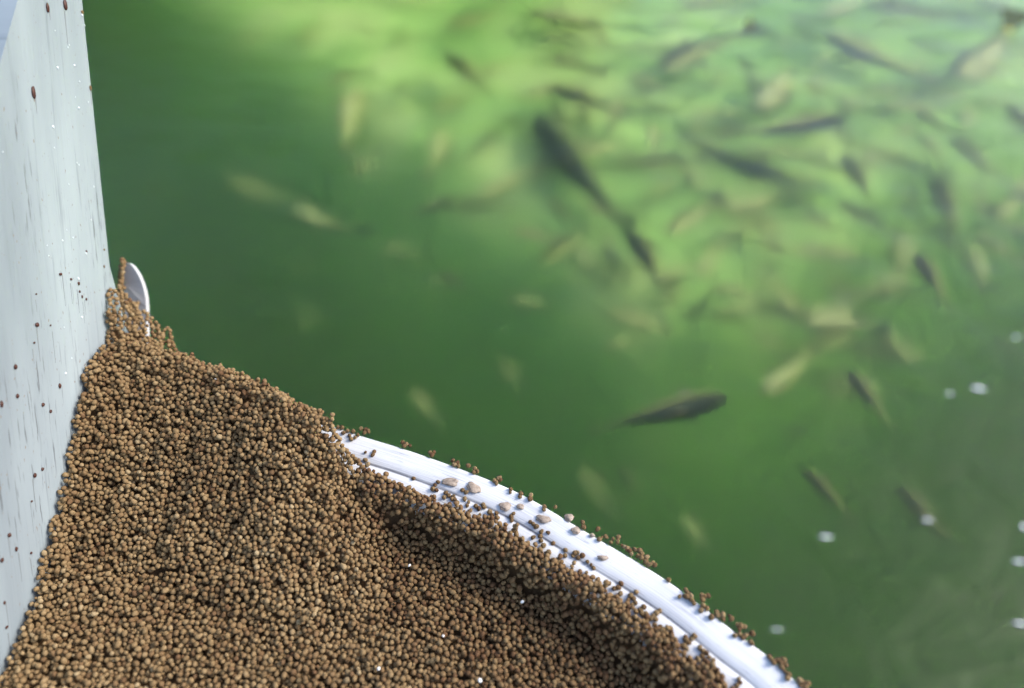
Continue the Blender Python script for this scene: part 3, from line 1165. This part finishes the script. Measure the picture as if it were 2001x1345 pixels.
fish(862, 552, 915, 600, -.070, 0, 0.0, 'small faint dark fish beside a pale patch left of centre', G1)

G2 = 'pale fish turning on their sides'
PALE = [(705, 225, 665, 350, -.060, 'pale rounded fish, largest light patch in the left of the shoal'), (870, 305, 850, 385, -.06, None),
        (480, 160, 530, 140, -.10, 'faint pale fish at the far upper left of the shoal'), (600, 135, 640, 100, -.09, None), (775, 15, 835, 40, -.06, None),
        (585, 450, 690, 510, -.060, 'pale yellowish fish slanting down at left, above the heap'), (470, 415, 570, 450, -.09, None),
        (815, 795, 855, 845, -.055, 'single yellow green fish patch just above the upper rim'), (985, 745, 1015, 800, -.075, None),
        (1330, 1035, 1372, 1090, -.05, 'single yellow green fish patch right of the lower rim'), (1130, 955, 1190, 1025, -.08, 'single dim green fish patch near the middle of the rim'),
        (845, 600, 890, 585, -.075, None), (760, 540, 840, 552, -.08, None), (600, 580, 630, 600, -.12, None), (600, 680, 650, 705, -.11, None),
        (310, 455, 350, 460, -.13, 'very faint pale fish alone at far left in dark water'), (1005, 470, 1095, 490, -.035, 'bright yellow fish left of the long slanting dark fish'),
        (1000, 625, 1085, 640, -.065, None), (1185, 640, 1300, 665, -.045, None), (1385, 585, 1480, 600, -.045, None),
        (1570, 655, 1700, 650, -.030, 'bright yellow fish lying level right of centre, lower edge of the shoal'), (1460, 690, 1540, 725, -.06, None),
        (1600, 810, 1700, 790, -.08, None), (1620, 540, 1690, 545, -.06, None), (1440, 330, 1540, 345, -.035, None),
        (700, 390, 740, 350, -.07, None), (930, 190, 1010, 170, -.06, None), (950, 420, 1040, 360, -.05, None), (1180, 720, 1260, 700, -.07, None),
        (1300, 480, 1390, 430, -.05, None), (1560, 450, 1640, 480, -.05, None), (1700, 600, 1790, 640, -.07, None), (1950, 540, 2010, 570, -.06, None),
        (1040, 60, 1230, 100, -.03, 'broad bright pale fish at the top centre'), (1290, 160, 1420, 90, -.04, None), (1480, 240, 1570, 150, -.04, None),
        (1690, 30, 1880, 60, -.03, 'broad bright pale fish at the top right'), (1860, 180, 1960, 100, -.04, None), (1600, 60, 1700, 20, -.04, None), (1330, 40, 1450, 20, -.04, None),
        (1700, 330, 1800, 370, -.05, None), (1140, 330, 1230, 300, -.05, None), (1230, 180, 1330, 230, -.05, None), (1900, 30, 2010, 60, -.04, None), (880, 90, 980, 60, -.05, None), (1080, 150, 1180, 160, -.045, None)]
for i, (u1, v1, u2, v2, z, lab) in enumerate(PALE):
    um, vm = (u1 + u2) / 2, (v1 + v2) / 2
    if lab is None:
        where = ('in the left of the shoal' if um < 900 else 'in the middle of the shoal' if um < 1450 else 'in the right of the shoal')
        lab = 'pale yellow green fish turned on its side ' + where
        g = 'pale fish ' + where
    else:
        g = G2
    k = 1.1
    u1, u2 = um + (u1 - um) * k, um + (u2 - um) * k
    v1, v2 = vm + (v1 - vm) * k, vm + (v2 - vm) * k
    fish(u1, v1, u2, v2, z * (2.0 if um < 1000 or vm > 600 else 1.6), random.choice((-1, 1)) * random.uniform(85, 140), random.choice((.16, -.16, .42, -.42)), lab, g)
# the rest of the shoal, deeper and crowded towards the far right
cnt = 0
while cnt < 215:
    u, v = random.uniform(650, 2150), random.uniform(-120, 820)
    if v > 330 + (u - 650) * .48 or (u > 1750 and v > 560): continue
    a = random.uniform(0, 2 * math.pi)
    near = 80 if u < 1050 else 58 if v > 350 else 46
    if any((u - a_) ** 2 + (v - b_) ** 2 < near * near for a_, b_ in SPOTS): continue
    SPOTS.append((u, v))
    z = -random.uniform(.07, .17)
    P0 = unproj(u, v, z)
    L = random.uniform(.10, .16)
    h_ = Vector((math.cos(a), math.sin(a), 0)) * L / 2
    A, B = P0 + h_, P0 - h_
    (ua, ub), (va_, vb), _ = project(np.array([A, B]))
    side = random.random() < .88
    fish(ua, va_, ub, vb, z, random.choice((-1, 1)) * random.uniform(75, 140) if side else random.uniform(-20, 20), random.choice((0.0, .16, -.16, .42, -.42)),
         'indistinct pale fish deeper in the crowded shoal' if side else 'indistinct dark backed fish deeper in the crowded shoal',
         'pale fish deeper in the shoal' if side else 'dark backed fish deeper in the shoal')
    cnt += 1

# ------------------------------------------------------------------ flecks floating on the surface
for (u, v, L, wd, lab) in ((1912, 760, .031, .016, 'largest white fleck floating on grey water at the right'), (1855, 770, .016, .009, 'faint pale fleck just left of the largest white fleck'),
                           (1614, 1050, .026, .009, 'white fleck on dark water left of two others, below a dark fish'), (1812, 1017, .022, .008, 'thin white fleck on grey water near a faint dark fish'),
                           (2001, 1030, .013, .018, 'white fleck cut by the right edge, topmost of three'), (1991, 1098, .024, .010, 'white fleck by the right edge, middle of three'),
                           (1992, 1219, .024, .009, 'white fleck by the right edge, lowest of three'), (1518, 1231, .024, .004, 'thin faint fleck close to the lower end of the rim'),
                           (1985, 660, .022, .008, 'faint white fleck at the right edge above the largest fleck')):
    b = bmesh.new()
    n_ = 18
    T, Bt = [], []
    ph = random.uniform(0, 9)
    for k in range(n_):
        a = 2 * math.pi * k / n_
        rr = 1 + .22 * mnoise.noise((math.cos(a) * 1.4 + ph, math.sin(a) * 1.4, 0))
        T.append(b.verts.new((L / 2 * rr * .45 * math.cos(a), wd / 2 * rr * .3 * math.sin(a), .0014)))
        Bt.append(b.verts.new((L / 2 * rr * .62 * math.cos(a), wd / 2 * rr * .34 * math.sin(a), 0.0004)))
    b.faces.new(T)
    b.faces.new(Bt[::-1])
    for k in range(n_):
        j = (k + 1) % n_
        b.faces.new((Bt[k], Bt[j], T[j], T[k]))
    o = from_bm('floating_fleck', b, FOAM)
    o.location = unproj(u, v, 0.0)
    o.rotation_euler = (0, 0, random.uniform(-.15, .05))
    tag(o, lab, 'floating fleck', 'white flecks floating on the water')
